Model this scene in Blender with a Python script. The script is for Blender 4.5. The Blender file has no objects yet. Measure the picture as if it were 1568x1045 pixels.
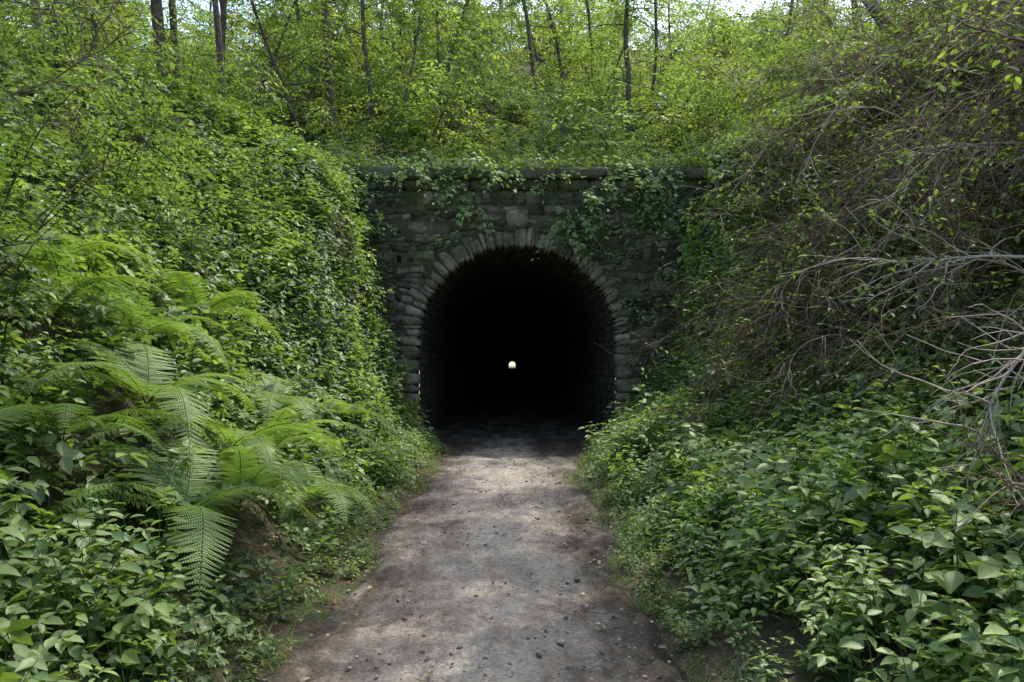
import bpy, math, random
import numpy as np
from mathutils import Vector, Matrix
RS=np.random.RandomState(7)
random.seed(7)
scene=bpy.context.scene
# ------------------------------------------------------------ helpers
LEAF_HI=(np.array([[0,0,0],[-.36,.22,.07],[-.44,.45,.08],[-.24,.76,.03],[0,1,-.10],[.24,.76,.03],[.44,.45,.08],[.36,.22,.07],[0,.35,0],[0,.68,-.02]],float),
 np.array([[0,8,1],[1,8,2],[2,8,9],[2,9,3],[3,9,4],[0,7,8],[7,6,8],[6,9,8],[6,5,9],[5,4,9]]))
LEAF_MID=(np.array([[0,0,0],[-.42,.30,.08],[-.34,.66,.06],[0,1,-.08],[.34,.66,.06],[.42,.30,.08]],float),np.array([[0,2,1],[0,3,2],[0,5,4],[0,4,3]]))
LEAF_LO=(np.array([[0,0,0],[-.45,.42,.10],[0,1,-.06],[.45,.42,.10]],float),np.array([[0,2,1],[0,3,2]]))
def unit(a):
    a=np.asarray(a,float); return a/np.maximum(np.linalg.norm(a,axis=-1,keepdims=True),1e-9)
class MB:
    def __init__(s): s.V=[];s.T=[];s.Q=[];s.TM=[];s.QM=[];s.R=[];s.n=0
    def add(s,V,T=None,Q=None,mat=0,rnd=0.5):
        V=np.asarray(V,float).reshape(-1,3); s.V.append(V)
        s.R.append(np.broadcast_to(np.asarray(rnd,float),(len(V),)).copy())
        if T is not None and len(T): T=np.asarray(T,int); s.T.append(T+s.n); s.TM.append(np.full(len(T),mat))
        if Q is not None and len(Q): Q=np.asarray(Q,int); s.Q.append(Q+s.n); s.QM.append(np.full(len(Q),mat))
        s.n+=len(V)
    def build(s,name,mats,smooth=False,uv=None):
        V=np.concatenate(s.V); R=np.concatenate(s.R)
        T=np.concatenate(s.T) if s.T else np.zeros((0,3),int)
        Q=np.concatenate(s.Q) if s.Q else np.zeros((0,4),int)
        TM=np.concatenate(s.TM) if s.T else np.zeros(0,int)
        QM=np.concatenate(s.QM) if s.Q else np.zeros(0,int)
        me=bpy.data.meshes.new(name); me.vertices.add(len(V)); me.vertices.foreach_set('co',V.ravel())
        loops=np.concatenate([T.ravel(),Q.ravel()]); me.loops.add(len(loops)); me.loops.foreach_set('vertex_index',loops)
        nt,nq=len(T),len(Q); me.polygons.add(nt+nq)
        st=np.concatenate([np.arange(nt)*3,nt*3+np.arange(nq)*4]); me.polygons.foreach_set('loop_start',st)
        me.polygons.foreach_set('material_index',np.concatenate([TM,QM]))
        if smooth: me.polygons.foreach_set('use_smooth',np.ones(nt+nq,bool))
        me.update(calc_edges=True)
        a=me.attributes.new('rnd','FLOAT','POINT'); a.data.foreach_set('value',R)
        for m in mats: me.materials.append(m)
        return me
def obj(name,me,loc=(0,0,0),rot=(0,0,0),sc=(1,1,1),link=True,parent=None):
    o=bpy.data.objects.new(name,me); o.location=loc; o.rotation_euler=rot; o.scale=sc
    if link: scene.collection.objects.link(o)
    if parent: o.parent=parent
    return o
def leaves(mb,P,D,N,L,W,mat=0,tpl=LEAF_HI,rs=RS,rnd=None):
    P=np.asarray(P,float).reshape(-1,3); n=len(P)
    if n==0: return
    D=unit(np.broadcast_to(D,(n,3))); N=np.broadcast_to(N,(n,3)); L=np.broadcast_to(L,(n,)); W=np.broadcast_to(W,(n,))
    X=unit(np.cross(D,N)); N2=np.cross(X,D); tv,tf=tpl
    V=P[:,None,:]+(L[:,None]*tv[None,:,1])[:,:,None]*D[:,None,:]+(W[:,None]*tv[None,:,0])[:,:,None]*X[:,None,:]+(L[:,None]*tv[None,:,2])[:,:,None]*N2[:,None,:]
    F=(tf[None]+ (np.arange(n)*len(tv))[:,None,None]).reshape(-1,3)
    r=rs.rand(n) if rnd is None else np.broadcast_to(rnd,(n,))
    mb.add(V.reshape(-1,3),T=F,mat=mat,rnd=np.repeat(r,len(tv)))
def tube(mb,pts,rads,sides=4,mat=1,rnd=0.5):
    pts=np.asarray(pts,float); n=len(pts); rads=np.broadcast_to(rads,(n,))
    t=unit(np.gradient(pts,axis=0)); ref=np.array([0.31,0.17,0.93]) if abs(t[0,2])<.8 else np.array([.95,.2,.1])
    u=unit(np.cross(t,ref)); v=np.cross(t,u); a=np.arange(sides)*2*math.pi/sides
    V=pts[:,None,:]+rads[:,None,None]*(np.cos(a)[None,:,None]*u[:,None,:]+np.sin(a)[None,:,None]*v[:,None,:])
    i=np.arange(n-1)[:,None]*sides; k=np.arange(sides)[None,:]; k2=(k+1)%sides
    Q=np.stack([i+k,i+k2,i+sides+k2,i+sides+k],-1).reshape(-1,4)
    mb.add(V.reshape(-1,3),Q=Q,mat=mat,rnd=rnd)
def wander(rs,p,d,length,n,droop=0.,jit=.15):
    pts=[np.array(p,float)]; d=unit(np.array(d,float)); s=length/n
    for i in range(n):
        d=unit(d+rs.randn(3)*jit+np.array([0,0,-droop/n])); pts.append(pts[-1]+d*s)
    return np.array(pts)
def along(pts,t):
    n=len(pts)-1; x=min(max(t,0),.9999)*n; i=int(x); f=x-i
    return pts[i]*(1-f)+pts[i+1]*f, unit(pts[i+1]-pts[i])
def sstep(x,a,b):
    t=np.clip((np.asarray(x,float)-a)/(b-a),0,1); return t*t*(3-2*t)
# ------------------------------------------------------------ materials
def newmat(name):
    m=bpy.data.materials.new(name); m.use_nodes=True; nt=m.node_tree; nt.nodes.clear(); return m,nt,nt.nodes,nt.links
def ramp(nd,stops):
    r=nd.new('ShaderNodeValToRGB'); e=r.color_ramp.elements
    while len(e)<len(stops): e.new(0.5)
    for k,(p,c) in enumerate(stops): e[k].position=p; e[k].color=(*c,1)
    return r
def leafmat(name,dark,mid,light,trans=.38,tb=(1.9,1.9,.85),gl=.04):
    m,nt,nd,lk=newmat(name)
    at=nd.new('ShaderNodeAttribute'); at.attribute_name='rnd'
    geo=nd.new('ShaderNodeNewGeometry')
    no=nd.new('ShaderNodeTexNoise'); no.inputs['Scale'].default_value=.9; no.inputs['Detail'].default_value=2
    lk.new(geo.outputs['Position'],no.inputs['Vector'])
    a=nd.new('ShaderNodeMath'); a.operation='MULTIPLY_ADD'; a.inputs[1].default_value=.5; a.inputs[2].default_value=-.24; lk.new(at.outputs['Fac'],a.inputs[0])
    c=nd.new('ShaderNodeMath'); c.operation='MULTIPLY_ADD'; c.inputs[1].default_value=1.05; lk.new(no.outputs['Fac'],c.inputs[0]); lk.new(a.outputs[0],c.inputs[2])
    r=ramp(nd,[(0.1,dark),(.5,mid),(.95,light)]); lk.new(c.outputs[0],r.inputs[0])
    df=nd.new('ShaderNodeBsdfDiffuse'); lk.new(r.outputs[0],df.inputs[0])
    mu=nd.new('ShaderNodeMix'); mu.data_type='RGBA'; mu.blend_type='MULTIPLY'; mu.inputs[0].default_value=1
    lk.new(r.outputs[0],mu.inputs[6]); mu.inputs[7].default_value=(*tb,1)
    tr=nd.new('ShaderNodeBsdfTranslucent'); lk.new(mu.outputs[2],tr.inputs[0])
    mx=nd.new('ShaderNodeMixShader'); mx.inputs[0].default_value=trans; lk.new(df.outputs[0],mx.inputs[1]); lk.new(tr.outputs[0],mx.inputs[2])
    g=nd.new('ShaderNodeBsdfGlossy'); g.inputs['Roughness'].default_value=.5; g.inputs[0].default_value=(.95,.95,.85,1)
    m2=nd.new('ShaderNodeMixShader'); m2.inputs[0].default_value=gl; lk.new(mx.outputs[0],m2.inputs[1]); lk.new(g.outputs[0],m2.inputs[2])
    o=nd.new('ShaderNodeOutputMaterial'); lk.new(m2.outputs[0],o.inputs[0]); return m
def solidmat(name,stops,scale=6,bump=.3,bscale=30,rough=.9,rndw=.5,moss=None,bdist=.02):
    m,nt,nd,lk=newmat(name)
    at=nd.new('ShaderNodeAttribute'); at.attribute_name='rnd'; geo=nd.new('ShaderNodeNewGeometry')
    no=nd.new('ShaderNodeTexNoise'); no.inputs['Scale'].default_value=scale; no.inputs['Detail'].default_value=8; no.inputs['Roughness'].default_value=.65
    lk.new(geo.outputs['Position'],no.inputs['Vector'])
    a=nd.new('ShaderNodeMath'); a.operation='MULTIPLY_ADD'; a.inputs[1].default_value=rndw; lk.new(at.outputs['Fac'],a.inputs[0]); 
    s=nd.new('ShaderNodeMath'); s.operation='SUBTRACT'; s.inputs[1].default_value=rndw*.5; lk.new(no.outputs['Fac'],s.inputs[0]); lk.new(s.outputs[0],a.inputs[2])
    r=ramp(nd,stops); lk.new(a.outputs[0],r.inputs[0]); col=r.outputs[0]
    if moss:
        mc,lo,hi,up=moss
        n2=nd.new('ShaderNodeTexNoise'); n2.inputs['Scale'].default_value=1.7; n2.inputs['Detail'].default_value=9; n2.inputs['Roughness'].default_value=.7; lk.new(geo.outputs['Position'],n2.inputs['Vector'])
        sx=nd.new('ShaderNodeSeparateXYZ'); lk.new(geo.outputs['Normal'],sx.inputs[0])
        ad=nd.new('ShaderNodeMath'); ad.operation='MULTIPLY_ADD'; ad.inputs[1].default_value=up; lk.new(sx.outputs['Z'],ad.inputs[0]); lk.new(n2.outputs['Fac'],ad.inputs[2])
        mr=nd.new('ShaderNodeMapRange'); mr.inputs[1].default_value=lo; mr.inputs[2].default_value=hi; mr.inputs[4].default_value=.85; lk.new(ad.outputs[0],mr.inputs[0])
        mm=nd.new('ShaderNodeMix'); mm.data_type='RGBA'; lk.new(mr.outputs[0],mm.inputs[0]); lk.new(col,mm.inputs[6]); mm.inputs[7].default_value=(*mc,1); col=mm.outputs[2]
    bs=nd.new('ShaderNodeBsdfPrincipled'); lk.new(col,bs.inputs['Base Color']); bs.inputs['Roughness'].default_value=rough; bs.inputs['Specular IOR Level'].default_value=.15
    if bump>0:
        n3=nd.new('ShaderNodeTexNoise'); n3.inputs['Scale'].default_value=bscale; n3.inputs['Detail'].default_value=6; lk.new(geo.outputs['Position'],n3.inputs['Vector'])
        bp=nd.new('ShaderNodeBump'); bp.inputs['Strength'].default_value=bump; bp.inputs['Distance'].default_value=bdist; lk.new(n3.outputs['Fac'],bp.inputs['Height']); lk.new(bp.outputs[0],bs.inputs['Normal'])
    o=nd.new('ShaderNodeOutputMaterial'); lk.new(bs.outputs[0],o.inputs[0]); return m
M_herb=leafmat('nettle_leaf',(.045,.095,.028),(.14,.225,.065),(.27,.37,.115))
M_creep=leafmat('bramble_leaf',(.030,.065,.018),(.10,.165,.045),(.21,.285,.08))
M_shrub=leafmat('shrub_leaf',(.028,.062,.017),(.09,.15,.038),(.20,.27,.06))
M_tree=leafmat('tree_leaf',(.040,.085,.025),(.13,.20,.055),(.28,.34,.10),trans=.48,tb=(1.85,1.8,.85))
M_ivy=leafmat('ivy_leaf',(.022,.05,.016),(.06,.105,.03),(.12,.19,.05),trans=.25,gl=.04)
M_fern=leafmat('fern_leaf',(.07,.13,.03),(.14,.23,.055),(.22,.33,.085),gl=.03)
M_grass=leafmat('grass_blade',(.06,.11,.025),(.11,.18,.045),(.28,.26,.12))
M_dry=leafmat('dry_leaf',(.08,.05,.025),(.17,.11,.055),(.32,.24,.13),trans=.15,tb=(1,1,1))
M_bark=solidmat('bark',[(.25,(.035,.028,.02)),(.5,(.10,.08,.055)),(.8,(.22,.19,.14))],scale=9,bump=.6,bscale=40)
M_twig=solidmat('dead_twig',[(.2,(.07,.047,.03)),(.5,(.18,.125,.08)),(.85,(.38,.29,.20))],scale=3,bump=.0,rndw=.8)
M_pale=solidmat('pale_twig',[(.2,(.25,.20,.14)),(.85,(.55,.46,.35))],scale=3,bump=.0,rndw=.8)
M_stem=solidmat('green_stem',[(.2,(.06,.09,.03)),(.8,(.14,.17,.06))],scale=5,bump=0)
M_stone=solidmat('rubble_stone',[(.18,(.036,.030,.019)),(.42,(.105,.092,.060)),(.62,(.19,.168,.115)),(.88,(.38,.335,.24))],scale=4,bump=1,bscale=16,rndw=.5,moss=((.062,.075,.022),.42,.68,.12),bdist=.04)
M_vous=solidmat('arch_stone',[(.15,(.08,.067,.044)),(.45,(.205,.175,.118)),(.85,(.41,.355,.25))],scale=5,bump=1,bscale=15,rndw=.5,moss=((.075,.085,.027),.46,.74,.05),bdist=.04)
M_mortar=solidmat('mortar',[(.2,(.03,.025,.016)),(.8,(.17,.145,.095))],scale=9,bump=1,bscale=30,moss=((.055,.064,.018),.44,.68,.12))
M_coping=solidmat('coping_stone',[(.2,(.05,.042,.028)),(.8,(.21,.18,.125))],scale=6,bump=1,bscale=20,moss=((.065,.078,.022),.38,.60,.10),bdist=.03)
M_soil=solidmat('forest_soil',[(.25,(.028,.020,.013)),(.5,(.075,.055,.035)),(.75,(.16,.12,.075))],scale=9,bump=1,bscale=28,moss=((.035,.065,.018),.45,.62,.02),bdist=.05)
def pathmat():
    m,nt,nd,lk=newmat('path_gravel'); geo=nd.new('ShaderNodeNewGeometry'); P=geo.outputs['Position']
    def noise(s,d=8,r=.6,vec=P):
        n=nd.new('ShaderNodeTexNoise'); n.inputs['Scale'].default_value=s; n.inputs['Detail'].default_value=d; n.inputs['Roughness'].default_value=r; lk.new(vec,n.inputs['Vector']); return n.outputs['Fac']
    mp=nd.new('ShaderNodeMapping'); mp.inputs['Scale'].default_value=(1.6,.6,1); lk.new(P,mp.inputs[0])
    big=noise(1.5,9,.72,mp.outputs[0])
    at=nd.new('ShaderNodeAttribute'); at.attribute_name='rnd'
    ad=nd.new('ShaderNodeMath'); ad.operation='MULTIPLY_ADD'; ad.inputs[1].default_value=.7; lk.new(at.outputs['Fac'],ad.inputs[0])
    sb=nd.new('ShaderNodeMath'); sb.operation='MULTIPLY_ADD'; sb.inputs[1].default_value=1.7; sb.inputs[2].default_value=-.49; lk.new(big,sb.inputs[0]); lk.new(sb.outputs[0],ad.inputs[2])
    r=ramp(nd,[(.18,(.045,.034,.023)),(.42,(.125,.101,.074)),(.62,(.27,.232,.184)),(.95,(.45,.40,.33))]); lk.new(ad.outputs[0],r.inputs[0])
    f=noise(45,8,.75); r2=ramp(nd,[(.3,(.5,.5,.5)),(.6,(1.05,1.05,1.05)),(.8,(1.4,1.38,1.34))]); lk.new(f,r2.inputs[0])
    mu=nd.new('ShaderNodeMix'); mu.data_type='RGBA'; mu.blend_type='MULTIPLY'; mu.inputs[0].default_value=1; lk.new(r.outputs[0],mu.inputs[6]); lk.new(r2.outputs[0],mu.inputs[7])
    vo=nd.new('ShaderNodeTexVoronoi'); vo.inputs['Scale'].default_value=38; lk.new(P,vo.inputs['Vector'])
    rv=ramp(nd,[(0,(.7,.7,.7)),(.5,(1,1,1)),(1,(1.4,1.36,1.3))]); 
    sx=nd.new('ShaderNodeSeparateColor'); lk.new(vo.outputs['Color'],sx.inputs[0]); lk.new(sx.outputs[0],rv.inputs[0])
    mu2=nd.new('ShaderNodeMix'); mu2.data_type='RGBA'; mu2.blend_type='MULTIPLY'; mu2.inputs[0].default_value=.6; lk.new(mu.outputs[2],mu2.inputs[6]); lk.new(rv.outputs[0],mu2.inputs[7])
    bs=nd.new('ShaderNodeBsdfPrincipled'); lk.new(mu2.outputs[2],bs.inputs['Base Color']); bs.inputs['Roughness'].default_value=.9; bs.inputs['Specular IOR Level'].default_value=.25
    h=nd.new('ShaderNodeMath'); h.operation='MULTIPLY_ADD'; h.inputs[1].default_value=-.3; lk.new(vo.outputs['Distance'],h.inputs[0]); lk.new(f,h.inputs[2])
    bp=nd.new('ShaderNodeBump'); bp.inputs['Strength'].default_value=.9; bp.inputs['Distance'].default_value=.035; lk.new(h.outputs[0],bp.inputs['Height']); lk.new(bp.outputs[0],bs.inputs['Normal'])
    o=nd.new('ShaderNodeOutputMaterial'); lk.new(bs.outputs[0],o.inputs[0]); return m
M_path=pathmat()
M_pebble=solidmat('pebble',[(.2,(.10,.09,.075)),(.8,(.46,.43,.37))],scale=20,bump=0,rndw=.9)
def liningmat():
    m,nt,nd,lk=newmat('tunnel_lining_brick'); uv=nd.new('ShaderNodeUVMap'); uv.uv_map='UVMap'
    b=nd.new('ShaderNodeTexBrick'); lk.new(uv.outputs[0],b.inputs['Vector']); b.inputs['Scale'].default_value=1; b.inputs['Brick Width'].default_value=.45; b.inputs['Row Height'].default_value=.17; b.inputs['Mortar Size'].default_value=.014
    b.inputs['Color1'].default_value=(.20,.17,.12,1); b.inputs['Color2'].default_value=(.10,.085,.06,1); b.inputs['Mortar'].default_value=(.03,.027,.02,1); b.inputs['Mortar Smooth'].default_value=.4
    n=nd.new('ShaderNodeTexNoise'); n.inputs['Scale'].default_value=4; n.inputs['Detail'].default_value=8; lk.new(uv.outputs[0],n.inputs['Vector'])
    r=ramp(nd,[(.3,(.35,.35,.35)),(.7,(1.3,1.3,1.25))]); lk.new(n.outputs['Fac'],r.inputs[0])
    mu=nd.new('ShaderNodeMix'); mu.data_type='RGBA'; mu.blend_type='MULTIPLY'; mu.inputs[0].default_value=1; lk.new(b.outputs['Color'],mu.inputs[6]); lk.new(r.outputs[0],mu.inputs[7])
    bs=nd.new('ShaderNodeBsdfPrincipled'); lk.new(mu.outputs[2],bs.inputs['Base Color']); bs.inputs['Roughness'].default_value=.9
    bp=nd.new('ShaderNodeBump'); bp.inputs['Strength'].default_value=1; bp.inputs['Distance'].default_value=.03; bp.invert=True; lk.new(b.outputs['Fac'],bp.inputs['Height']); lk.new(bp.outputs[0],bs.inputs['Normal'])
    o=nd.new('ShaderNodeOutputMaterial'); lk.new(bs.outputs[0],o.inputs[0]); return m
M_lining=liningmat()
# ------------------------------------------------------------ terrain
PY=17.0; XC=.12; R=2.12; ZC=2.02
def wob(x,y): return (np.sin(x*1.7+y*.9)+np.sin(x*.8-y*1.9+2)+np.sin(x*3.7+y*2.3+1)*.5+np.sin(y*4.1-x*2.9)*.4)
def ledge(y): return -1.20+.07*np.sin(y*1.3)+.05*np.sin(y*3.1+1)-.35*sstep(y,14.3,16.5)
def redge(y): return .88+.10*np.sin(y*.9+.5)+.05*np.sin(y*2.7)+.28*sstep(-y,-6,-3)+.3*sstep(y,9,14)+.3*sstep(y,14.5,16.5)
def hgt(x,y):
    x=np.asarray(x,float); y=np.asarray(y,float)
    dl=np.clip(ledge(y)-x,0,None); dr=np.clip(x-redge(y),0,None); b=sstep(y,9,16.3)
    L=(1-b)*np.interp(dl,[0,.6,1.5,5.0,10,60],[0,.12,.8,4.8,6.9,22])+b*np.interp(dl,[0,.5,.95,2.0,4,10,60],[0,.2,.7,5.0,6.3,8.5,22])
    Rr=(1-b)*np.interp(dr,[0,2.0,3.0,5.3,10,60],[0,.65,1.4,5.2,7.5,22])+b*np.interp(dr,[0,1.1,1.9,2.7,6,60],[0,.35,1.2,5.6,7.4,22])
    side=np.maximum(L,Rr)+wob(x,y)*.07*np.clip(np.maximum(dl,dr),0,1)
    hill=5.72+np.interp(y-17.5,[0,2,10,40,90,900],[0,.1,4.0,19,26,28])+wob(x*.6,y*.6)*.15*sstep(y,18.5,22)
    z=np.where(y>17.5,np.maximum(hill,side),side)
    z=np.where(y>520,-.3,z)
    inp=np.minimum(x-ledge(y),redge(y)-x)
    z=z-np.where(y<17.5,.05*sstep(inp,0,.15),0)
    return z
xs=np.unique(np.concatenate([np.linspace(-2000,-80,14),np.linspace(-80,-14,34),np.arange(-14,14.01,.2),[-2.6,2.8],np.linspace(14,80,34),np.linspace(80,2000,14)]).round(4))
ys=np.unique(np.concatenate([np.linspace(-2000,-60,14),np.linspace(-60,-6,28),np.arange(-6,17.41,.2),[17.45,17.55],np.arange(17.8,30,.3),np.linspace(30,110,60),np.linspace(130,515,12),[519.9,520.1],np.linspace(540,2500,10)]).round(4))
X,Y=np.meshgrid(xs,ys); Z=hgt(X,Y); nx,ny=len(xs),len(ys)
I=np.arange(ny-1)[:,None]*nx+np.arange(nx-1)[None,:]
Q=np.stack([I,I+1,I+nx+1,I+nx],-1)
xm=(xs[:-1]+xs[1:])/2; ym=(ys[:-1]+ys[1:])/2
kill=(np.abs(xm-.1)<2.7)[None,:]&(((ym>17.45)&(ym<17.55))|((ym>519.9)&(ym<520.1)))[:,None]
mb=MB(); mb.add(np.stack([X,Y,Z],-1).reshape(-1,3),Q=Q[~kill]); obj('ground',mb.build('ground',[M_soil],smooth=True))
# path
py=np.concatenate([np.arange(-30,2,.4),np.arange(2,17.31,.06)]); pu=np.linspace(-.06,1.06,60)
le,re=ledge(py),redge(py); PX=le[:,None]+(re-le)[:,None]*pu[None,:]; PYY=np.repeat(py[:,None],60,1)
edge=np.minimum(pu,1-pu)[None,:]*(re-le)[:,None]
PZ=-.03*sstep(-edge,-.12,.05)+.012+.009*wob(PX*3,PYY*2)-.025*np.exp(-((PX-.5)/.2)**2)+.008*RS.randn(*PX.shape)*sstep(edge,0,.1)
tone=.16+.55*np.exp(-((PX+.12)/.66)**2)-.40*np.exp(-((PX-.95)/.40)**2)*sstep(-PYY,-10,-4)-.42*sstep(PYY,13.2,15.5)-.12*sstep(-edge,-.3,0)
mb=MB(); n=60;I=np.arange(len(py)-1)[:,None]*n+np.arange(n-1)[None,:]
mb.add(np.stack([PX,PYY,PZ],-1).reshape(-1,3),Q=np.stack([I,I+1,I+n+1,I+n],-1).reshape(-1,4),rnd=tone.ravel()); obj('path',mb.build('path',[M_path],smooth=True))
# ------------------------------------------------------------ tunnel portal
rs=np.random.RandomState(3)
def block(mb,c,yf,yb,nx=4,nz=3,mat=0,rnd=.5,push=None,rough=.009,cr=.10):
    c=np.array(c,float); cen=c.mean(0); U,W=np.meshgrid(np.linspace(0,1,nx+1),np.linspace(0,1,nz+1))
    p=(1-U)[...,None]*(1-W)[...,None]*c[0]+U[...,None]*(1-W)[...,None]*c[1]+U[...,None]*W[...,None]*c[2]+(1-U)[...,None]*W[...,None]*c[3]
    corner=((U==0)|(U==1))&((W==0)|(W==1)); p=p+(cen-p)*(corner*rs.uniform(.3,1.8,U.shape)*cr)[...,None]; p=p+rs.randn(*p.shape)*.010
    if push is not None: p=push(p)
    e=((U==0)|(U==1)|(W==0)|(W==1)); y=yf+e*.008+rs.randn(*U.shape)*rough+(U-.5)*rs.uniform(-.02,.02)+(W-.5)*rs.uniform(-.02,.02)
    V=np.stack([p[...,0],y,p[...,1]],-1).reshape(-1,3); m=nx+1
    Ii=(np.arange(nz)[:,None]*m+np.arange(nx)[None,:]); Qf=np.stack([Ii,Ii+1,Ii+m+1,Ii+m],-1).reshape(-1,4)
    loop=list(range(0,m))+[k*m+nx for k in range(1,nz+1)]+[nz*m+k for k in range(nx-1,-1,-1)]+[k*m for k in range(nz-1,0,-1)]
    B=V[loop].copy(); B[:,1]=yb; nb=len(V); l=len(loop)
    Qs=[[loop[k],nb+k,nb+(k+1)%l,loop[(k+1)%l]] for k in range(l)]
    mb.add(np.concatenate([V,B]),Q=np.concatenate([Qf,np.array(Qs)]),mat=mat,rnd=rnd)
portal=bpy.data.objects.new('stone_tunnel_portal',None); scene.collection.objects.link(portal)
XL,XR=-4.3,4.35; RO=R+.33
def push(p):
    dx=p[...,0]-XC; dz=p[...,1]-ZC; r=np.hypot(dx,dz); up=dz>0
    s=np.where(up&(r<RO),RO/np.maximum(r,.01),1); nxv=dx*s; nz=dz*s
    low=(~up)&(np.abs(dx)<RO); nxv=np.where(low,np.sign(dx)*RO,nxv)
    return np.stack([XC+nxv,ZC+nz],-1)
mb=MB(); z=-.2
def wave(x,z): return .05*math.sin(x*1.3+z*2)+.035*math.sin(x*3.1-z*5)
while z<5.32:
    h=rs.uniform(.09,.22); 
    if z+h>5.2: h=5.34-z
    x=XL-rs.rand()*.3
    while x<XR:
        w=rs.uniform(.11,.40)*(1.15 if h>.15 else .9); g=.004; cx,cz=x+w/2,z+h/2; dx,dz=cx-XC,cz-ZC
        ins=(dz>0 and math.hypot(dx,dz)<RO-.02) or (dz<=0 and abs(dx)<RO-.02)
        weep=abs(cx+2.42)<w/2+.02 and abs(cz-3.87)<h/2+.04
        if not ins and not weep:
            edgeok=(z>0 and z+h<5.2)
            j=rs.uniform(-.026,.026,(4,2)); wv=np.array([[0,wave(x,z)],[0,wave(x+w,z)],[0,wave(x+w,z+h)],[0,wave(x,z+h)]])*(1 if edgeok else 0)
            if h>.16 and rs.rand()<.4:
                m_=z+h*rs.uniform(.4,.6); sp=[(z,m_),(m_,z+h)]
            else: sp=[(z,z+h)]
            for (za,zb) in sp:
                c=np.array([[x+g,za+g],[x+w-g,za+g],[x+w-g,zb-g],[x+g,zb-g]])+j+wv
                block(mb,c,PY-rs.uniform(-.01,.022),PY+.09,rnd=rs.rand()**1.3,push=push,nz=3 if len(sp)==1 else 2)
        x+=w
    z+=h
obj('rubble_facing',mb.build('rubble_facing',[M_stone]),parent=portal)
MY=PY+.012
mb=MB(); ang=np.linspace(math.pi,0,41); inner=[(XC-R-.05,-.3),(XC-R-.05,ZC*.5)]+[(XC+(R+.05)*math.cos(a),ZC+(R+.05)*math.sin(a)) for a in ang]+[(XC+R+.05,ZC*.5),(XC+R+.05,-.3)]
outer=[]
for (x_,z_) in inner:
    dx,dz=x_-XC,max(z_-ZC,0)
    if z_<=ZC+1e-6: outer.append((XL if dx<0 else XR,z_)); continue
    tx=((XR-XC) if dx>0 else (XL-XC))/dx if abs(dx)>1e-6 else 1e9; tz=(5.35-ZC)/dz; t=min(tx,tz); outer.append((XC+dx*t,ZC+dz*t))
V=[];n=len(inner)
for yy in (MY,PY+.6):
    V+=[(a,yy,b) for a,b in inner]+[(a,yy,b) for a,b in outer]
Q=[]
for k in range(n-1):
    Q+=[[k,k+1,n+k+1,n+k],[2*n+k,3*n+k,3*n+k+1,2*n+k+1]]
mb.add(V,Q=Q)
for sx in (XL,XR):
    pts=[o for o in outer if abs(o[0]-sx)<1e-6]; top=max(p[1] for p in pts); nxo=[o for o in outer if abs(o[1]-5.35)<1e-6]; ex=min(nxo)[0] if sx==XL else max(nxo)[0]
    mb.add([(sx,MY,top),(ex,MY,5.35),(sx,MY,5.35)],T=[[0,1,2]])
obj('mortar_core',mb.build('mortar_core',[M_mortar]),parent=portal)
mb=MB()
ws=rs.uniform(.45,1.6,60); ws=ws/ws.sum()*math.pi; a=math.pi
for w in ws:
    a2=a-w; ro=R+rs.uniform(.24,.50) ; mid=(a+a2)/2
    g=.002; ra=rs.uniform(-.02,.02); Rr_=R+rs.uniform(-.02,.03)
    P=lambda r,t:(XC+r*math.cos(t),ZC+r*math.sin(t))
    block(mb,[P(Rr_,a-g),P(Rr_,a2+g),P(ro,a2+g*.8+ra),P(ro,a-g*.8+ra)],PY-.015-rs.uniform(0,.025),PY+.45,nx=2,nz=4,rnd=rs.rand()*.95,rough=.010)
    a=a2
for sgn in (-1,1):
    z=-.15;k=0
    while z<ZC-.02:
        h=min(rs.uniform(.12,.32),ZC-z); 
        if ZC-(z+h)<.08: h=ZC-z
        w=(.34 if k%2 else .56)*rs.uniform(.85,1.15); g=.006; x0=XC+sgn*R; x1=x0+sgn*w; lo,hi=min(x0,x1),max(x0,x1)
        block(mb,[(lo+g*(sgn<0),z+g),(hi-g*(sgn>0),z+g),(hi-g*(sgn>0),z+h-g),(lo+g*(sgn<0),z+h-g)],PY-.05-rs.uniform(0,.02),PY+.45,rnd=rs.rand()*.9); z+=h;k+=1
block(mb,[(-.12,ZC+R+.42),(.32,ZC+R+.42),(.34,ZC+R+.80),(-.14,ZC+R+.80)],PY-.06,PY+.06,rnd=.45)
obj('arch_ring_and_quoins',mb.build('arch_ring_and_quoins',[M_vous]),parent=portal)
mb=MB(); x=XL
while x<XR:
    w=rs.uniform(.3,.7); block(mb,[(x+.004,5.36),(x+w-.004,5.36),(x+w-.004,5.60),(x+.004,5.60)],PY-.04-rs.uniform(0,.03),PY+.5,rnd=rs.rand()); x+=w
x=XL-.1
while x<XR-.3:
    w=rs.uniform(.6,1.2); dz=rs.uniform(-.02,.02); y0=PY-.13-rs.uniform(0,.04)
    block(mb,[(x+.002,5.605+dz*.2),(x+w-.002,5.605+dz*.2),(x+w-.002,5.83+dz),(x+.002,5.83+dz)],y0,PY+.62,rnd=rs.rand(),cr=.03,nx=7); x+=w
obj('coping',mb.build('coping',[M_coping]),parent=portal)
mb=MB(); mb.add([(-2.47,PY+.006,3.8),(-2.37,PY+.006,3.8),(-2.37,PY+.006,3.95),(-2.47,PY+.006,3.95)],Q=[[0,1,2,3]]); md=solidmat('weep_hole_dark',[(0,(.004,.004,.003)),(1,(.01,.009,.008))],bump=0); obj('weep_hole',mb.build('weep_hole',[md]),parent=portal)
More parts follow.
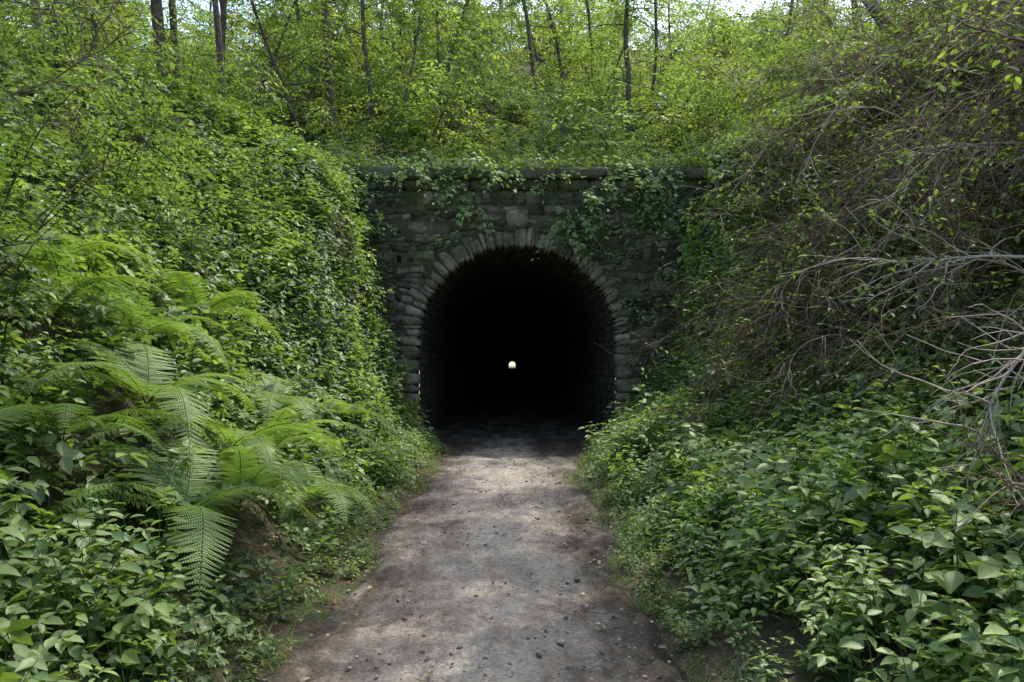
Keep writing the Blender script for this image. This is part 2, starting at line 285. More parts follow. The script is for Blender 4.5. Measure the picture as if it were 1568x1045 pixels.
RT=R+.02; prof=[(XC-RT,-.1),(XC-RT,1)]+[(XC+RT*math.cos(t),ZC+RT*math.sin(t)) for t in np.linspace(math.pi,0,49)]+[(XC+RT,1),(XC+RT,-.1)]
prof=np.array(prof); arc=np.concatenate([[0],np.cumsum(np.hypot(*np.diff(prof,axis=0).T))]); tys=np.array([PY+.42,17.8,18.3,19,20,22,25,30,40,60,100,200,300,400,520.2])
n=len(prof); V=np.stack([np.broadcast_to(prof[:,0],(len(tys),n)),np.repeat(tys[:,None],n,1),np.broadcast_to(prof[:,1],(len(tys),n))],-1)
I=np.arange(len(tys)-1)[:,None]*n+np.arange(n-1)[None,:]; Q=np.stack([I,I+1,I+n+1,I+n],-1).reshape(-1,4)
mb=MB(); mb.add(V.reshape(-1,3),Q=Q); me=mb.build('tunnel_lining',[M_lining],smooth=True)
UV=np.stack([np.repeat(tys[:,None],n,1),np.broadcast_to(arc,(len(tys),n))],-1).reshape(-1,2); ul=me.uv_layers.new(name='UVMap'); ul.data.foreach_set('uv',UV[Q.ravel()].ravel())
tun=obj('tunnel',me)
mb=MB(); fy=np.concatenate([np.arange(16.2,24,.15),[30,60,120,300,521]]); fx=np.linspace(-R+XC-.05,R+XC+.05,24); FX,FY=np.meshgrid(fx,fy); n=24
FZ=-.012+.01*wob(FX*2,FY*2)-.05*sstep(-FY,-17,-16.2)
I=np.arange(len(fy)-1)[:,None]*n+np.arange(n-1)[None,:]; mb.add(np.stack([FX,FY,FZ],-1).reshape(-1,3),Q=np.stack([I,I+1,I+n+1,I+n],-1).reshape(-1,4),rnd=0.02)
obj('tunnel_floor',mb.build('tunnel_floor',[M_path],smooth=True),parent=tun)
# ------------------------------------------------------------ plant prototypes
def p_herb(seed,tpl=LEAF_HI,big=1.0):
    rs=np.random.RandomState(seed); mb=MB()
    for s in range(4):
        a=rs.rand()*6.28; r=rs.rand()*.14; h=rs.uniform(.38,.72); p=wander(rs,(r*math.cos(a),r*math.sin(a),-.05),(rs.randn()*.18,rs.randn()*.18,1),h,7,0,.07)
        tube(mb,p,np.linspace(.0045,.0015,8),3,1); nn=rs.randint(6,9); az=rs.rand()*3
        P=[];D=[];L=[];N=[]
        for k in range(nn):
            t=.2+.8*k/(nn-1); q,_=along(p,t); az+=1.57+rs.randn()*.15; ln=(.105-.08*abs(t-.6))*rs.uniform(.75,1.25)*big
            for sg in (0,math.pi):
                b=az+sg+rs.randn()*.15; dr=rs.uniform(-.55,.1); d=np.array([math.cos(b),math.sin(b),dr+.25*(t>.85)]); d0=unit(d*[1,1,.3])
                pet=.025; P.append(q+d0*pet); D.append(d); L.append(ln); N.append(np.array([0,0,1])+rs.randn(3)*.25)
        for k in range(4):
            b=rs.rand()*6.28; P.append(p[-1]);D.append([math.cos(b),math.sin(b),.6]);L.append(.04);N.append([0,0,1])
        L=np.array(L); leaves(mb,P,np.array(D),np.array(N),L,L*rs.uniform(.5,.7),0,tpl,rs=rs)
    return mb.build('h',[M_herb,M_stem])
def p_creep(seed,tpl=LEAF_MID):
    rs=np.random.RandomState(seed); mb=MB()
    for s in range(15):
        a=rs.rand()*6.28; rr=rs.uniform(.05,.32); hh=rs.uniform(.06,.28); e=np.array([rr*math.cos(a),rr*math.sin(a),hh]); p=np.array([[0,0,-.03],e*[.4,.4,.7],e])
        tube(mb,p,.002,3,1); L0=rs.uniform(.045,.10)
        for da,l in ((0,1),(1.25,.85),(-1.25,.85)):
            b=a+da+rs.randn()*.12; leaves(mb,[e],[math.cos(b),math.sin(b),rs.uniform(-.45,.15)],np.array([0,0,1])+rs.randn(3)*.25,L0*l,L0*l*.72,0,tpl,rs=rs)
    return mb.build('c',[M_creep,M_stem])
def twig_leaves(mb,rs,pts,ln,spacing,mat=0,tpl=LEAF_MID,spread=1.0,start=.15):
    tot=np.linalg.norm(np.diff(pts,axis=0),axis=1).sum(); n=max(2,int(tot/spacing)); P=[];D=[];N=[];L=[];sg=1
    for k in range(n):
        t=start+(1-start)*(k+.5)/n; q,d=along(pts,t); side=unit(np.cross(d,[0,0,1])+1e-6); sg=-sg
        P.append(q); D.append(d*.55+side*sg*spread+np.array([0,0,rs.uniform(-.45,.1)])+rs.randn(3)*.15); N.append(np.array([0,0,1])+rs.randn(3)*.3); L.append(ln*rs.uniform(.65,1.2))
    q,d=along(pts,1); P.append(q);D.append(d+[0,0,-.2]);N.append([0,0,1]);L.append(ln)
    L=np.array(L); leaves(mb,P,np.array(D),np.array(N),L,L*.6,mat,tpl,rs)
def p_shrub(seed,dens=1.,ln=.08,leafy=M_shrub,tpl=LEAF_MID):
    rs=np.random.RandomState(seed); mb=MB()
    for s in range(7):
        a=rs.rand()*6.28; st=wander(rs,(rs.randn()*.08,rs.randn()*.08,-.1),(math.cos(a)*.45,math.sin(a)*.45,1),rs.uniform(1.3,2.5),12,.5,.09); tube(mb,st,np.linspace(.014,.003,13),4,1)
        for k in range(int(10)):
            t=.15+.85*(k+rs.rand())/10; q,d=along(st,t); b=rs.rand()*6.28; br=wander(rs,q,d*.35+np.array([math.cos(b),math.sin(b),.15]),rs.uniform(.3,.75)*(1.15-t*.6),6,.4,.1); tube(mb,br[::2],.003,3,1)
            twig_leaves(mb,rs,br,ln,.06/dens,tpl=tpl)
            q2,d2=along(br,rs.uniform(.2,.8)); b=rs.rand()*6.28; b2=wander(rs,q2,d2+np.array([math.cos(b),math.sin(b),0])*.9,rs.uniform(.2,.4),4,.3,.1); twig_leaves(mb,rs,b2,ln,.06/dens,tpl=tpl)
    return mb.build('s',[leafy,M_bark])
def p_spray(seed,ln=.075,leafy=M_shrub):
    rs=np.random.RandomState(seed); mb=MB(); st=wander(rs,(0,0,0),(0,1,.1),1.0,10,.35,.06); tube(mb,st,np.linspace(.007,.002,11),3,1); sg=1
    for k in range(9):
        t=.12+.85*k/9; q,d=along(st,t); sg=-sg; b=wander(rs,q,d*.7+np.array([sg,0,.0])+rs.randn(3)*.12,rs.uniform(.25,.5)*(1.1-t*.7),5,.3,.08); tube(mb,b,np.linspace(.004,.0014,6),3,1); twig_leaves(mb,rs,b,ln,.045)
    twig_leaves(mb,rs,st[5:],ln,.05); return mb.build('sp',[leafy,M_bark])
def p_trail(seed):
    rs=np.random.RandomState(seed); mb=MB()
    for s in range(5):
        a=rs.uniform(-2.6,-.5); r=wander(rs,(rs.randn()*.12,0,0),(math.cos(a)*.9,math.sin(a)*.9,.35),rs.uniform(.3,.9),9,2.8,.16); tube(mb,r,np.linspace(.004,.0015,10),3,1)
        n=rs.randint(5,9);P=[];D=[];L=[];N=[]
        for k in range(n):
            q,d=along(r,.1+.9*(k+rs.rand())/n); b=rs.uniform(-3.14,0); P.append(q+rs.randn(3)*.02); D.append([math.cos(b)*.9,math.sin(b)*.5,-rs.uniform(.0,.9)]); L.append(rs.uniform(.07,.15)); N.append(np.array([0,-.5,.85])+rs.randn(3)*.35)
        L=np.array(L);leaves(mb,P,np.array(D),np.array(N),L,L*rs.uniform(.55,.8),0,LEAF_HI,rs=rs)
    return mb.build('tr',[M_herb,M_stem])
def p_fern(seed,n=9):
    rs=np.random.RandomState(seed); mb=MB()
    for s in range(n):
        a=s*6.28/n+rs.randn()*.25; ln=rs.uniform(.75,1.15); up=rs.uniform(.7,1.5); r=wander(rs,(0,0,0),(math.cos(a)*.75,math.sin(a)*.75,up),ln,16,2.0,.025); tube(mb,r,np.linspace(.005,.0012,17),3,1)
        np_=32
        for k in range(np_):
            t=.1+.89*k/np_; q,d=along(r,t); side=unit(np.cross(d,[0,0,1])); nn=unit(np.cross(side,d)); w=.17*ln/.9*math.sin(min(1,(1-t)*1.25+.02)*1.5)*min(1,(t+.15)/.4)
            for sg in (-1,1):
                dd=unit(side*sg+d*.35+nn*-.18+rs.randn(3)*.06); m=max(4,int(w/.011)); tt=(np.arange(m)+.5)/m; base=q+dd*(w*tt)[:,None]
                pl=.022*(1-tt*.82)*(w/.17)**.5; od=np.cross(dd,nn)
                for s2 in (-1,1):
                    leaves(mb,base,od*s2*1.0+dd*.45,nn,pl,np.full(m,w/m*1.25),0,LEAF_LO,rs,rnd=.3+.5*t)
    return mb.build('f',[M_fern,M_stem])
def p_grass(seed,n=22,h=.28):
    rs=np.random.RandomState(seed); mb=MB()
    for s in range(n):
        a=rs.rand()*6.28; p=wander(rs,(rs.randn()*.06,rs.randn()*.06,-.01),(math.cos(a)*.4,math.sin(a)*.4,1),h*rs.uniform(.4,1.3),4,1.3,.08); w=.003; sd=np.array([-math.sin(a),math.cos(a),0])*w; tap=np.array([1,1,.8,.5,.05])[:,None]
        V=np.stack([p-sd*tap,p+sd*tap],1).reshape(-1,3); mb.add(V,Q=[[2*k,2*k+1,2*k+3,2*k+2] for k in range(4)],rnd=rs.rand())
    return mb.build('g',[M_grass])
def p_ivy(seed,n=80):
    rs=np.random.RandomState(seed); mb=MB(); r=np.sqrt(rs.rand(n))*.42; a=rs.rand(n)*6.28; P=np.stack([r*np.cos(a),r*np.sin(a),rs.uniform(.02,.14,n)*(1.1-r/.42)],-1); b=rs.randn(n)*.8-1.57
    D=np.stack([np.cos(b),np.sin(b),rs.uniform(-.1,.5,n)],-1); L=rs.uniform(.045,.085,n); leaves(mb,P,D,np.array([0,.5,1])+rs.randn(n,3)*.3,L,L*.95,0,LEAF_MID,rs=rs); return mb.build('i',[M_ivy])
def p_bare(seed,n=12,leafn=14,mt=None):
    rs=np.random.RandomState(seed); mb=MB()
    for s in range(n):
        a=rs.uniform(-1.6,1.6)+math.pi; st=wander(rs,(rs.randn()*.25,rs.randn()*.25,-.1),(math.cos(a)*.6,math.sin(a)*.6,.9),rs.uniform(1.6,3.1),14,2.2,.13); c=rs.rand(); tube(mb,st,np.linspace(.013,.003,15),4,0,c)
        for k in range(13):
            t=rs.uniform(.1,1); q,d=along(st,t); br=wander(rs,q,d+rs.randn(3)*.8,rs.uniform(.4,1.1)*(1.2-t*.6),7,.7,.2); tube(mb,br,np.linspace(.0055,.0018,8),3,0,c)
            for m_ in range(4):
                q2,d2=along(br,rs.rand()); b2=wander(rs,q2,d2+rs.randn(3)*.8,rs.uniform(.15,.5),4,.3,.2); tube(mb,b2,np.linspace(.0028,.0012,5),3,0,c)
                if rs.rand()<leafn/50.: 
                    twig_leaves(mb,rs,b2,.065,.08,1)
    return mb.build('b',[mt or M_twig,M_shrub])
def p_tree(seed,h=11,r0=.1,crown=.35,nl=26,leafl=.12,lean=.1,wig=.035):
    rs=np.random.RandomState(seed); mb=MB(); tr=wander(rs,(0,0,-.3),(rs.randn()*lean,rs.randn()*lean,1),h,18,0,wig); tube(mb,tr,np.linspace(r0,.02,19),8,1)
    for k in range(nl):
        t=crown+(1-crown)*(k+rs.rand())/nl; q,d=along(tr,t); b=rs.rand()*6.28; L=rs.uniform(1.2,2.6)*(1.25-t*.75); br=wander(rs,q,np.array([math.cos(b),math.sin(b),.45]),L,8,.5,.10); tube(mb,br,np.linspace(r0*.3*(1.2-t),.004,9),4,1)
        for m_ in range(6):
            q2,d2=along(br,rs.uniform(.2,1)); b2=wander(rs,q2,d2+rs.randn(3)*[.8,.8,.35],rs.uniform(.4,.9),5,.5,.12); tube(mb,b2[::2],.004,3,1); twig_leaves(mb,rs,b2,leafl,.085,0,LEAF_LO)
            for m2 in range(2):
                q3,d3=along(b2,rs.uniform(.2,.9)); b3=wander(rs,q3,d3+rs.randn(3)*[.9,.9,.35],rs.uniform(.25,.5),3,.4,.12); twig_leaves(mb,rs,b3,leafl,.085,0,LEAF_LO)
    return mb.build('t',[M_tree,M_bark])
def coll(name,meshes):
    c=bpy.data.collections.new(name)
    for k,m in enumerate(meshes):
        m.name=name+'_%d'%k; c.objects.link(bpy.data.objects.new(name+'_part_%02d'%k,m))
    return c
def euler_from_axes(Xa,Ya,Za):
    return np.stack([np.arctan2(Ya[:,2],Za[:,2]),np.arcsin(np.clip(-Xa[:,2],-1,1)),np.arctan2(Xa[:,1],Xa[:,0])],-1)
def scatter(name,c,P,rot,scl,seed=0,parent=None,loc=(0,0,0),real=True):
    P=np.asarray(P,float); n=len(P); rs=np.random.RandomState(seed+100)
    me=bpy.data.meshes.new(name); me.vertices.add(n); me.vertices.foreach_set('co',P.ravel()); me.update()
    a=me.attributes.new('rot','FLOAT_VECTOR','POINT'); a.data.foreach_set('vector',np.asarray(rot,float).ravel())
    a=me.attributes.new('scl','FLOAT','POINT'); a.data.foreach_set('value',np.broadcast_to(scl,(n,)).astype(float).copy())
    a=me.attributes.new('idx','INT','POINT'); a.data.foreach_set('value',rs.randint(0,len(c.objects),n))
    o=obj(name,me,loc=loc,parent=parent)
    ng=bpy.data.node_groups.new(name,'GeometryNodeTree'); ng.interface.new_socket(name='Geometry',in_out='INPUT',socket_type='NodeSocketGeometry'); ng.interface.new_socket(name='Geometry',in_out='OUTPUT',socket_type='NodeSocketGeometry')
    nd,lk=ng.nodes,ng.links; gi=nd.new('NodeGroupInput'); go=nd.new('NodeGroupOutput'); ip=nd.new('GeometryNodeInstanceOnPoints'); ci=nd.new('GeometryNodeCollectionInfo')
    ci.inputs['Collection'].default_value=c; ci.inputs['Separate Children'].default_value=True; ci.inputs['Reset Children'].default_value=True
    def na(nm,t):
        q=nd.new('GeometryNodeInputNamedAttribute'); q.data_type=t; q.inputs['Name'].default_value=nm; return q.outputs[0]
    er=nd.new('FunctionNodeEulerToRotation'); lk.new(na('rot','FLOAT_VECTOR'),er.inputs[0]); lk.new(er.outputs[0],ip.inputs['Rotation']); lk.new(na('scl','FLOAT'),ip.inputs['Scale'])
    lk.new(na('idx','INT'),ip.inputs['Instance Index']); ip.inputs['Pick Instance'].default_value=True
    lk.new(gi.outputs[0],ip.inputs['Points']); lk.new(ci.outputs[0],ip.inputs['Instance'])
    if real:
        rl=nd.new('GeometryNodeRealizeInstances'); lk.new(ip.outputs[0],rl.inputs[0]); lk.new(rl.outputs[0],go.inputs[0])
    else: lk.new(ip.outputs[0],go.inputs[0])
    md=o.modifiers.new('scatter','NODES'); md.node_group=ng; return o
C_herb=coll('nettle',[p_herb(s) for s in range(5)])
C_herbm=coll('nettle_small',[p_herb(s+50,LEAF_MID) for s in range(5)])
C_big=coll('broad_leaf_herb',[p_herb(s+80,LEAF_HI,1.35) for s in range(3)])
C_creep=coll('bramble',[p_creep(s) for s in range(6)])
C_shrub=coll('shrub',[p_shrub(s) for s in range(5)])
C_lshrub=coll('bright_shrub',[p_shrub(s+9,.85,.11,M_tree,LEAF_LO) for s in range(4)])
C_spray=coll('leafy_spray',[p_spray(s) for s in range(4)])
C_canopy=coll('canopy_spray',[p_spray(s+20,.1,M_tree) for s in range(3)])
C_trail=coll('trailing_creeper_part',[p_trail(s) for s in range(4)])
C_grass=coll('grass',[p_grass(s) for s in range(4)])
C_ivy=coll('ivy',[p_ivy(s) for s in range(4)])
C_bare=coll('bare_bush',[p_bare(s) for s in range(4)])
C_tree=coll('tree_proto',[p_tree(1,11,.09,wig=.06),p_tree(2,13,.15,.38),p_tree(3,9,.06,.2,26,wig=.07),p_tree(4,12,.10,.42,lean=.2),p_tree(5,10,.07,.15,32,.13,.15,.06)])
C_ftree=coll('far_tree_proto',[p_tree(11,11,.09,.12,34,.17),p_tree(12,12,.11,.15,34,.17,.2,.06)])
ferns=[p_fern(s) for s in range(3)]
SUN=np.array([.33,.42,.845]); SUN/=np.linalg.norm(SUN)
main=[((.5,11.4,0),.3),((.95,11.2,0),.35),((.2,11.7,0),.12)]
gaps=main+[((-.1,9.9,0),.05),((.45,8.2,0),.05),((-.8,4.9,0),.1),((-2.5,9,2),.4),((-3.3,13,4.3),.5),((-2.2,5.4,1),.3),((-3.5,6.5,3),.4),((1.6,9.5,.5),.4),((1.5,5.4,.5),.3),((2.2,11.5,1.1),.3),((-2.9,7.6,2.2),.3),((1.4,7.6,.5),.25)]
def lit(P,which,extra):
    m=np.ones(len(P),bool)
    for g,r in which:
        v=P-np.array(g); t=v@SUN; dist=np.linalg.norm(v-t[:,None]*SUN,axis=1); m&=~((dist<r+extra)&(t>.3))
    return m
def zrot(n,tilt=.15,rs=RS): return np.stack([rs.randn(n)*tilt,rs.randn(n)*tilt,rs.rand(n)*6.28],-1)
def ground_pts(n,x0,x1,y0,y1,cond=None,rs=RS):
    x=rs.uniform(x0,x1,n); y=rs.uniform(y0,y1,n); m=np.ones(n,bool) if cond is None else cond(x,y); x,y=x[m],y[m]; return np.stack([x,y,hgt(x,y)],-1)
def dedge(x,y): return np.maximum(ledge(y)-x,x-redge(y))
FERN=[(-2.05,5.0,1.15,.3),(-2.15,6.1,1.25,1.2),(-1.9,5.6,1.0,2.2),(-2.7,5.9,1.25,.5),(-2.7,4.8,1.05,2.),(-2.3,7.4,1.25,2.8),(-3.4,7.2,1.25,1.),(-2.7,8.8,1.3,.1),(-4.0,7.0,1.15,.7),(-3.6,9.2,1.25,2.2),(-1.75,6.9,1.,.4),(-3.4,6.0,1.15,1.7),(-2.3,10.6,1.15,.9)]
def fdist(x,y): return np.min([np.hypot(x-f[0],y-f[1]) for f in FERN],axis=0)
P=ground_pts(4700,-5.2,6.0,-1,16.7,lambda x,y:(dedge(x,y)>.04)&(np.hypot(x,y)>1.6)&((x<3.9)|(RS.rand(len(x))<.3))&(fdist(x,y)>.5))
d=dedge(P[:,0],P[:,1]); s=np.clip(.25+d*.8,.25,1.0)*RS.uniform(.5,1.35,len(P)); near=P[:,1]<7.5
scatter('nettle_undergrowth',C_herb,P[near]-[0,0,.03],zrot(near.sum(),.22),s[near],1)
scatter('nettle_undergrowth',C_herbm,P[~near]-[0,0,.03],zrot((~near).sum(),.22),s[~near],1)
P=ground_pts(240,-4,4.2,1.5,12,lambda x,y:(dedge(x,y)>.4)&(np.hypot(x,y)>2.2)&(fdist(x,y)>.5)); scatter('broad_leaved_herb',C_big,P,zrot(len(P),.2),RS.uniform(.7,1.1,len(P)),21)
P=ground_pts(4200,-8,7,-1,16.9,lambda x,y:(dedge(x,y)>.0)&(np.hypot(x,y)>1.3)); d=dedge(P[:,0],P[:,1])
scatter('bramble_undergrowth',C_creep,P,zrot(len(P),.35),np.clip(.25+d*.9,.25,1.2)*RS.uniform(.7,1.4,len(P)),2)
P=ground_pts(1400,-14,14,17.7,34); scatter('hill_undergrowth',C_creep,P,zrot(len(P),.3),RS.uniform(1.2,2.4,len(P)),22)
P=ground_pts(2600,-2.2,2.2,1.5,16.5,lambda x,y:(dedge(x,y)>-.15)&(dedge(x,y)<.30)&(np.sin(y*2.3+x)+np.sin(y*5.1)*.6>-.5)); scatter('grass_verge',C_grass,P,zrot(len(P),.25),RS.uniform(.15,.7,len(P)),3)
obj('grass_tuft',C_grass.objects[0].data,(-1.33,4.35,.0),(0,0,0),(1.3,1.3,1.4))
def shrubset(name,n,x0,x1,y0,y1,s0,s1,seed,c=C_shrub,cond=None,tilt=.2,real=True):
    P=ground_pts(n,x0,x1,y0,y1,cond); scatter(name,c,P,zrot(len(P),tilt),RS.uniform(s0,s1,len(P)),seed,real=real)
shrubset('left_bank_shrub',34,-8.5,-4.2,4.5,17,.45,.95,4)
shrubset('left_foreground_shrub',8,-4.4,-3.2,3.0,5.6,.7,1.0,44)
shrubset('right_bank_shrub',16,5.9,9.5,4,17,.7,1.1,5)
shrubset('hillside_shrub',95,-16,16,18.4,34,.7,1.25,6,cond=lambda x,y:(x>-4)|(RS.rand(len(x))<.5))
shrubset('hillside_hazel',110,-16,18,19,36,.8,1.8,61,C_lshrub,cond=lambda x,y:(x>-4)|(y>27)|(RS.rand(len(x))<.4))
shrubset('far_hillside_shrub',140,-34,34,36,66,1.4,2.6,7,C_lshrub)
P=ground_pts(36,3.9,6.8,5.0,15.4); P=P[lit(P+[-.8,0,1.2],main,1.3)]; rot=np.stack([RS.randn(len(P))*.15,RS.randn(len(P))*.15,RS.uniform(-.5,.7,len(P))],-1); scatter('bare_branch_thicket',C_bare,P,rot,RS.uniform(.75,1.1,len(P)),8)
def ivy_at(P,N,seed,name,s0=.7,s1=1.2):
    P=np.array(P);N=unit(np.array(N,float)); up=np.array([0,0,1.]); Xa=unit(np.cross(up,N)); Ya=np.cross(N,Xa); scatter(name,C_ivy,P,euler_from_axes(Xa,Ya,N),RS.uniform(s0,s1,len(P)),seed)
def bankivy(x0,x1,y0,y1,n,seed):
    x=RS.uniform(x0,x1,n); y=RS.uniform(y0,y1,n); e=.05; z=hgt(x,y); N=np.stack([-(hgt(x+e,y)-hgt(x-e,y))/(2*e),-(hgt(x,y+e)-hgt(x,y-e))/(2*e),np.ones(n)],-1)
    ivy_at(np.stack([x,y,z],-1)+unit(N)*.05,N,seed,'ivy_bank')
bankivy(-5.5,-1.9,10,16.9,560,9); bankivy(3.1,5.2,13.5,16.9,130,91)
WP=[]
for k in range(600):
    x=RS.uniform(-4.2,4.3); z=RS.uniform(.3,5.6); r=math.hypot(x-XC,max(z-ZC,0)); 
    if r<R+.25: continue
    pr=max(0,1-abs(x+3.5)/1.1)+max(0,1-abs(x-3.9)/1.1)+.6*max(0,1-abs(z-5.2)/1.0)*(.4+abs(math.sin(x*1.7)))+.10
    if RS.rand()<pr: WP.append((x,PY-.05,z))
ivy_at(WP,[(0,-1,.1)]*len(WP),10,'ivy_wall',.18,.7)
rs=np.random.RandomState(12); P=[];rot=[]
for (x,z,nn) in [(-1.3,5.5,3),(-1.0,4.9,2),(-1.2,4.4,2),(1.3,5.3,3),(1.5,4.8,5),(1.2,4.5,3),(3.1,5.6,7),(3.3,5.0,8),(3.5,4.4,5),(-2.6,5.7,3),(.2,5.8,3),(-3.3,5.3,6),(2.3,5.7,4),(-2.0,5.8,3),(3.3,3.6,3),(-2.9,4.4,2),(2.8,2.9,2),(-.3,5.8,3),(.8,5.8,2),(-.8,5.85,2)]:
    for k in range(nn): P.append((x+rs.randn()*.25,PY-.16-rs.rand()*.15,z+rs.randn()*.15)); rot.append((rs.randn()*.2,rs.randn()*.25,rs.uniform(-.6,.6)))
scatter('trailing_creeper',C_trail,P,rot,rs.uniform(.5,1.3,len(P)),11)
x=rs.uniform(-4.5,5,45); P=np.stack([x,np.full(45,17.5)+rs.rand(45)*.8,np.full(45,5.75)],-1); scatter('parapet_shrub',C_shrub,P,zrot(45,.35,rs),rs.uniform(.25,.55,45),12)
x=rs.uniform(-4.5,5,150); P=np.stack([x,16.85+rs.rand(150)*.6,np.full(150,5.82)],-1); P=P[(np.sin(P[:,0]*2.1)+np.sin(P[:,0]*5.3+1)*.7+rs.randn(150)*.5)>-.6]; scatter('parapet_bramble',C_creep,P,zrot(len(P),.6,rs),rs.uniform(.4,1.1,len(P)),13)
for k,(x,y,s,rz) in enumerate(FERN):
    obj('fern',ferns[k%3],(x,y,float(hgt(x,y))+.32),(.05,.22,rz),(s,s,s))
def tree(name,x,y,k,s,rz): return obj(name,C_tree.objects[k].data,(x,y,float(hgt(x,y))),(0,0,rz),(s,s,s))
for k,(x,y,i,s) in enumerate([(-8.6,20,1,1.2),(-7.7,20.5,0,1.2),(-11,21,3,1.1),(-5.5,22,4,1),(-4.2,24,0,1),(-9.8,24,1,1),(-7,26,4,1),(-2,26,2,1.1),(3.6,23.5,0,1.1),(4.3,25,2,1.1),(1,28,3,1),(10.2,23,3,1),(9,26,0,1),(-13,18,1,1),(-7.5,13,2,1),(-9,15,3,1),(-6.9,19.3,3,1),(-10.6,19,4,1.1),(-12,23,4,1),(-5.6,25,1,1),(-8.2,23,4,.9),(-3.0,22,4,.8),(-14,22,4,1),(-11.5,25,4,1.1),(11.5,21,4,.9),(2.5,26,4,.7),(-.5,24,4,.6)]): tree('deciduous_tree',x,y,i,s,k*1.3)
P=ground_pts(80,-45,45,28,75); scatter('forest',C_ftree,P,zrot(len(P),.06),RS.uniform(.7,1.2,len(P)),14,real=False)
P=ground_pts(16,-30,-9,-10,18); P2=ground_pts(12,13,34,-10,30); P=np.concatenate([P,P2]); scatter('side_forest',C_tree,P,zrot(len(P),.04),RS.uniform(.85,1.3,len(P)),15,real=False)
def added_canopy(name,bx,by,cx,cy,cz,rx,ry,rz_,n,seed):
    rs=np.random.RandomState(seed); base=np.array([bx,by,float(hgt(bx,by))]); c=np.array([cx,cy,cz])
    mb=MB(); tr=np.array([base*(1-t)+c*t+np.array([math.sin(t*3)*.25,0,0]) for t in np.linspace(0,1,12)])-base; tube(mb,tr,np.linspace(.14,.05,12),8,1)
    q=unit(rs.randn(n,3))*(rs.rand(n,1)**.4)*[rx,ry,rz_]+c
    q=q[lit(q,gaps,.5)]; q=q[lit(q,main,1.0)]  # sprays left out along sun rays to open chosen light patches
    for k in range(16):
        e=q[rs.randint(len(q))]-base; s0,_=along(tr,rs.uniform(.55,1)); m=(s0+e)/2+[0,0,.3]; tube(mb,[s0,m,e],[.04,.025,.008],5,1)
    o=obj(name,mb.build(name,[M_tree,M_bark]),loc=base); scatter('added_shade_crown',C_canopy,q-base,zrot(len(q),.4,rs),rs.uniform(.7,1.1,len(q)),seed,parent=o)
added_canopy('added_shade_tree',7.6,15,4.5,15.8,12.0,2.0,3.4,1.1,190,31)  # trees added with crowns above the frame, placed to shade path and banks
added_canopy('added_shade_tree',8.2,9,4.4,10.6,11.8,2.0,3.0,1.1,170,32)
added_canopy('added_shade_tree',9,4.5,8.4,8.0,11.5,1.8,3.0,1.1,30,35)
added_canopy('added_shade_tree',-7.5,6.5,.8,7.4,11,2.2,3.2,1.1,100,36)
rs=np.random.RandomState(5)
def sprays(name,n,c,r,az,c_=C_spray,s=(.6,1.1),seed=0):
    P=np.array(c)+rs.randn(n,3)*r; P=P[lit(P,main,1.1)]; n=len(P); rot=np.stack([rs.uniform(-.6,.15,n),rs.randn(n)*.35,az+rs.randn(n)*.7],-1); scatter(name,c_,P,rot,rs.uniform(*s,n),seed)
sprays('overhanging_branch',22,(4.8,8,5.2),(.8,1.6,.6),1.4,C_canopy,seed=41)
sprays('overhanging_branch',20,(4.2,12,6.1),(.8,1.0,.45),1.4,C_canopy,seed=42)
sprays('overhanging_branch',22,(-4.2,6.5,4.2),(.6,1.6,.9),-1.4,seed=43)
def bare_branch(name,p,d,L,seed,leafy=.5,mt=M_pale,r0=.014):
    rs=np.random.RandomState(seed); mb=MB(); p=np.array(p,float); st=wander(rs,(0,0,0),d,L,14,.15,.11); tube(mb,st,np.linspace(r0,.003,15),5,0,.6)
    for k in range(13):
        q,dd=along(st,rs.uniform(.2,1)); b=wander(rs,q,dd+rs.randn(3)*.6,rs.uniform(.25,.8),7,.2,.17); tube(mb,b,np.linspace(.006,.002,8),4,0,.6)
        for j in range(3):
            q2,d2=along(b,rs.rand()); b2=wander(rs,q2,d2+rs.randn(3)*.7,rs.uniform(.1,.35),4,.1,.15); tube(mb,b2,np.linspace(.003,.0015,5),3,0,.6)
            if rs.rand()<leafy: twig_leaves(mb,rs,b2,.06,.06,1)
    obj(name,mb.build(name,[mt,M_tree]),loc=p)
for k,(p,d,L,lf,mt) in enumerate([((4.7,6.6,4.3),(-1,.05,.05),2.4,.6,M_pale),((4.6,6.0,3.3),(-1,.1,-.05),2.0,.8,M_pale),((3.6,4.6,3.3),(-1,.1,.25),1.6,.7,M_twig),((4.4,7.5,4.9),(-1,.2,-.15),2.2,.7,M_pale),((2.9,4.0,1.1),(-.5,-.1,.9),1.3,.15,M_pale),((2.75,3.8,1.9),(-.6,0,-.5),.9,.1,M_pale),((3.4,5.0,2.3),(-1,0,-.1),1.1,.6,M_pale),((2.6,3.6,.7),(-.45,-.2,.6),.9,.1,M_twig),((5.4,9,3.8),(-1,.1,-.1),2.4,.8,M_twig),((-4.2,5.6,3.1),(.8,0,.5),1.8,.5,M_twig),((-3.0,3.6,.5),(.3,0,1),1.6,.15,M_twig)]): bare_branch('overhanging_bare_branch',p,d,L,60+k,lf,mt)
mb0=[]
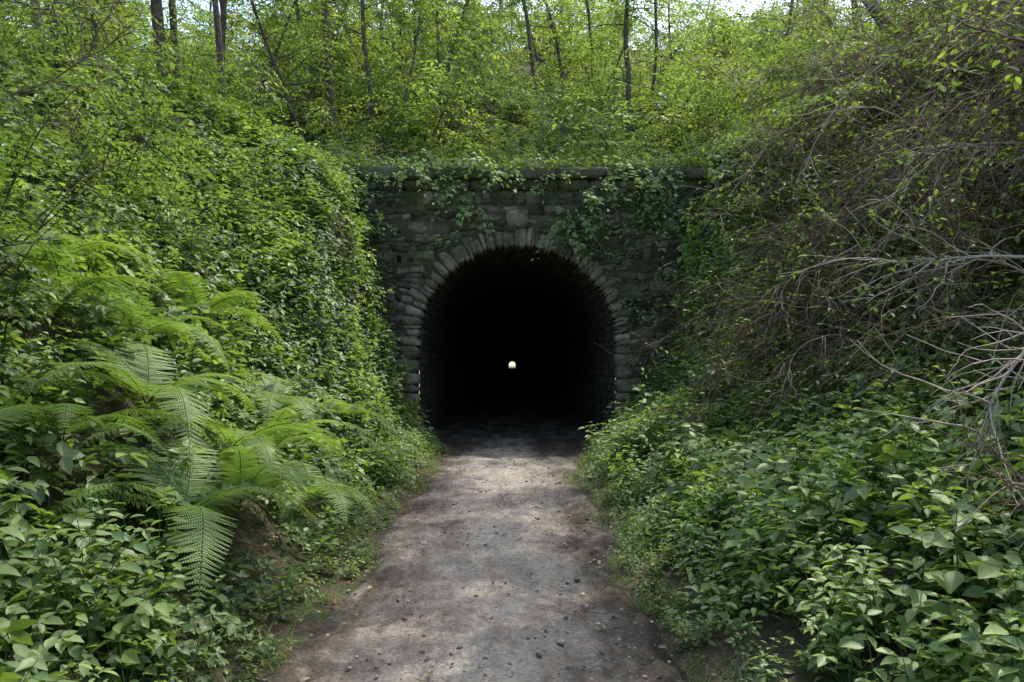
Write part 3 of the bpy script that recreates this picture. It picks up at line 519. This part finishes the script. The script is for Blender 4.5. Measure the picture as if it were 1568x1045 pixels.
for s in range(4):
    m=MB(); r=np.random.RandomState(s); t=(1+5**.5)/2
    V=unit(np.array([(-1,t,0),(1,t,0),(-1,-t,0),(1,-t,0),(0,-1,t),(0,1,t),(0,-1,-t),(0,1,-t),(t,0,-1),(t,0,1),(-t,0,-1),(-t,0,1)]))*r.uniform(.7,1.1,(12,1))*[1,.8,.45]
    F=[(0,11,5),(0,5,1),(0,1,7),(0,7,10),(0,10,11),(1,5,9),(5,11,4),(11,10,2),(10,7,6),(7,1,8),(3,9,4),(3,4,2),(3,2,6),(3,6,8),(3,8,9),(4,9,5),(2,4,11),(6,2,10),(8,6,7),(9,8,1)]
    m.add(V*.012,T=F,rnd=r.rand()); mb0.append(m.build('p',[M_pebble],smooth=True))
C_peb=coll('pebble',mb0)
P=ground_pts(3000,-1.3,1.3,1.5,14,lambda x,y:dedge(x,y)<.05); P[:,2]=.012; scatter('path_pebbles',C_peb,P,zrot(len(P),.2),np.abs(RS.randn(len(P)))*.7+.35,16)
m=MB(); r=np.random.RandomState(3)
leaves(m,np.zeros((1,3)),[0,1,.1],[.3,0,1],.05,.03,0,rs=r); tube(m,wander(r,(0,.1,0),(1,0,0),.09,4,0,.3),.0018,3,0); C_lit=coll('litter_leaf',[m.build('l',[M_dry])])
P=np.concatenate([ground_pts(1300,-1.7,1.8,1.5,16,lambda x,y:(dedge(x,y)<.35)&(RS.rand(len(x))<np.clip(1.15+dedge(x,y)*2,.15,1))),ground_pts(2200,3,8,4,17)]); P[:,2]+=np.where(dedge(P[:,0],P[:,1])<0,.072,.02); scatter('leaf_litter',C_lit,P,zrot(len(P),.25),RS.uniform(.4,1.2,len(P)),17)
# ------------------------------------------------------------ light, camera
w=bpy.data.worlds.new('World'); scene.world=w; w.use_nodes=True; nt=w.node_tree; bg=nt.nodes['Background']; sk=nt.nodes.new('ShaderNodeTexSky'); sk.sky_type='NISHITA'; sk.sun_disc=False
el=math.asin(SUN[2]); az=math.atan2(SUN[0],SUN[1]); sk.sun_elevation=el; sk.sun_rotation=az; sk.dust_density=2; sk.ozone_density=.1; nt.links.new(sk.outputs[0],bg.inputs[0]); bg.inputs[1].default_value=.5
ld=bpy.data.lights.new('sun','SUN'); ld.energy=5; ld.angle=math.radians(.5); ld.color=(1,.95,.86); lo=bpy.data.objects.new('sun',ld); scene.collection.objects.link(lo); lo.rotation_euler=Vector(-SUN).to_track_quat('-Z','Y').to_euler()
cam=bpy.data.cameras.new('camera'); cam.lens=28; cam.sensor_width=36; cam.clip_end=5000; co=bpy.data.objects.new('camera',cam); scene.collection.objects.link(co); co.location=(0,0,1.6); co.rotation_euler=(math.radians(91.76),0,0); scene.camera=co
scene.view_settings.view_transform='Standard'; scene.view_settings.look='None'; scene.view_settings.exposure=0
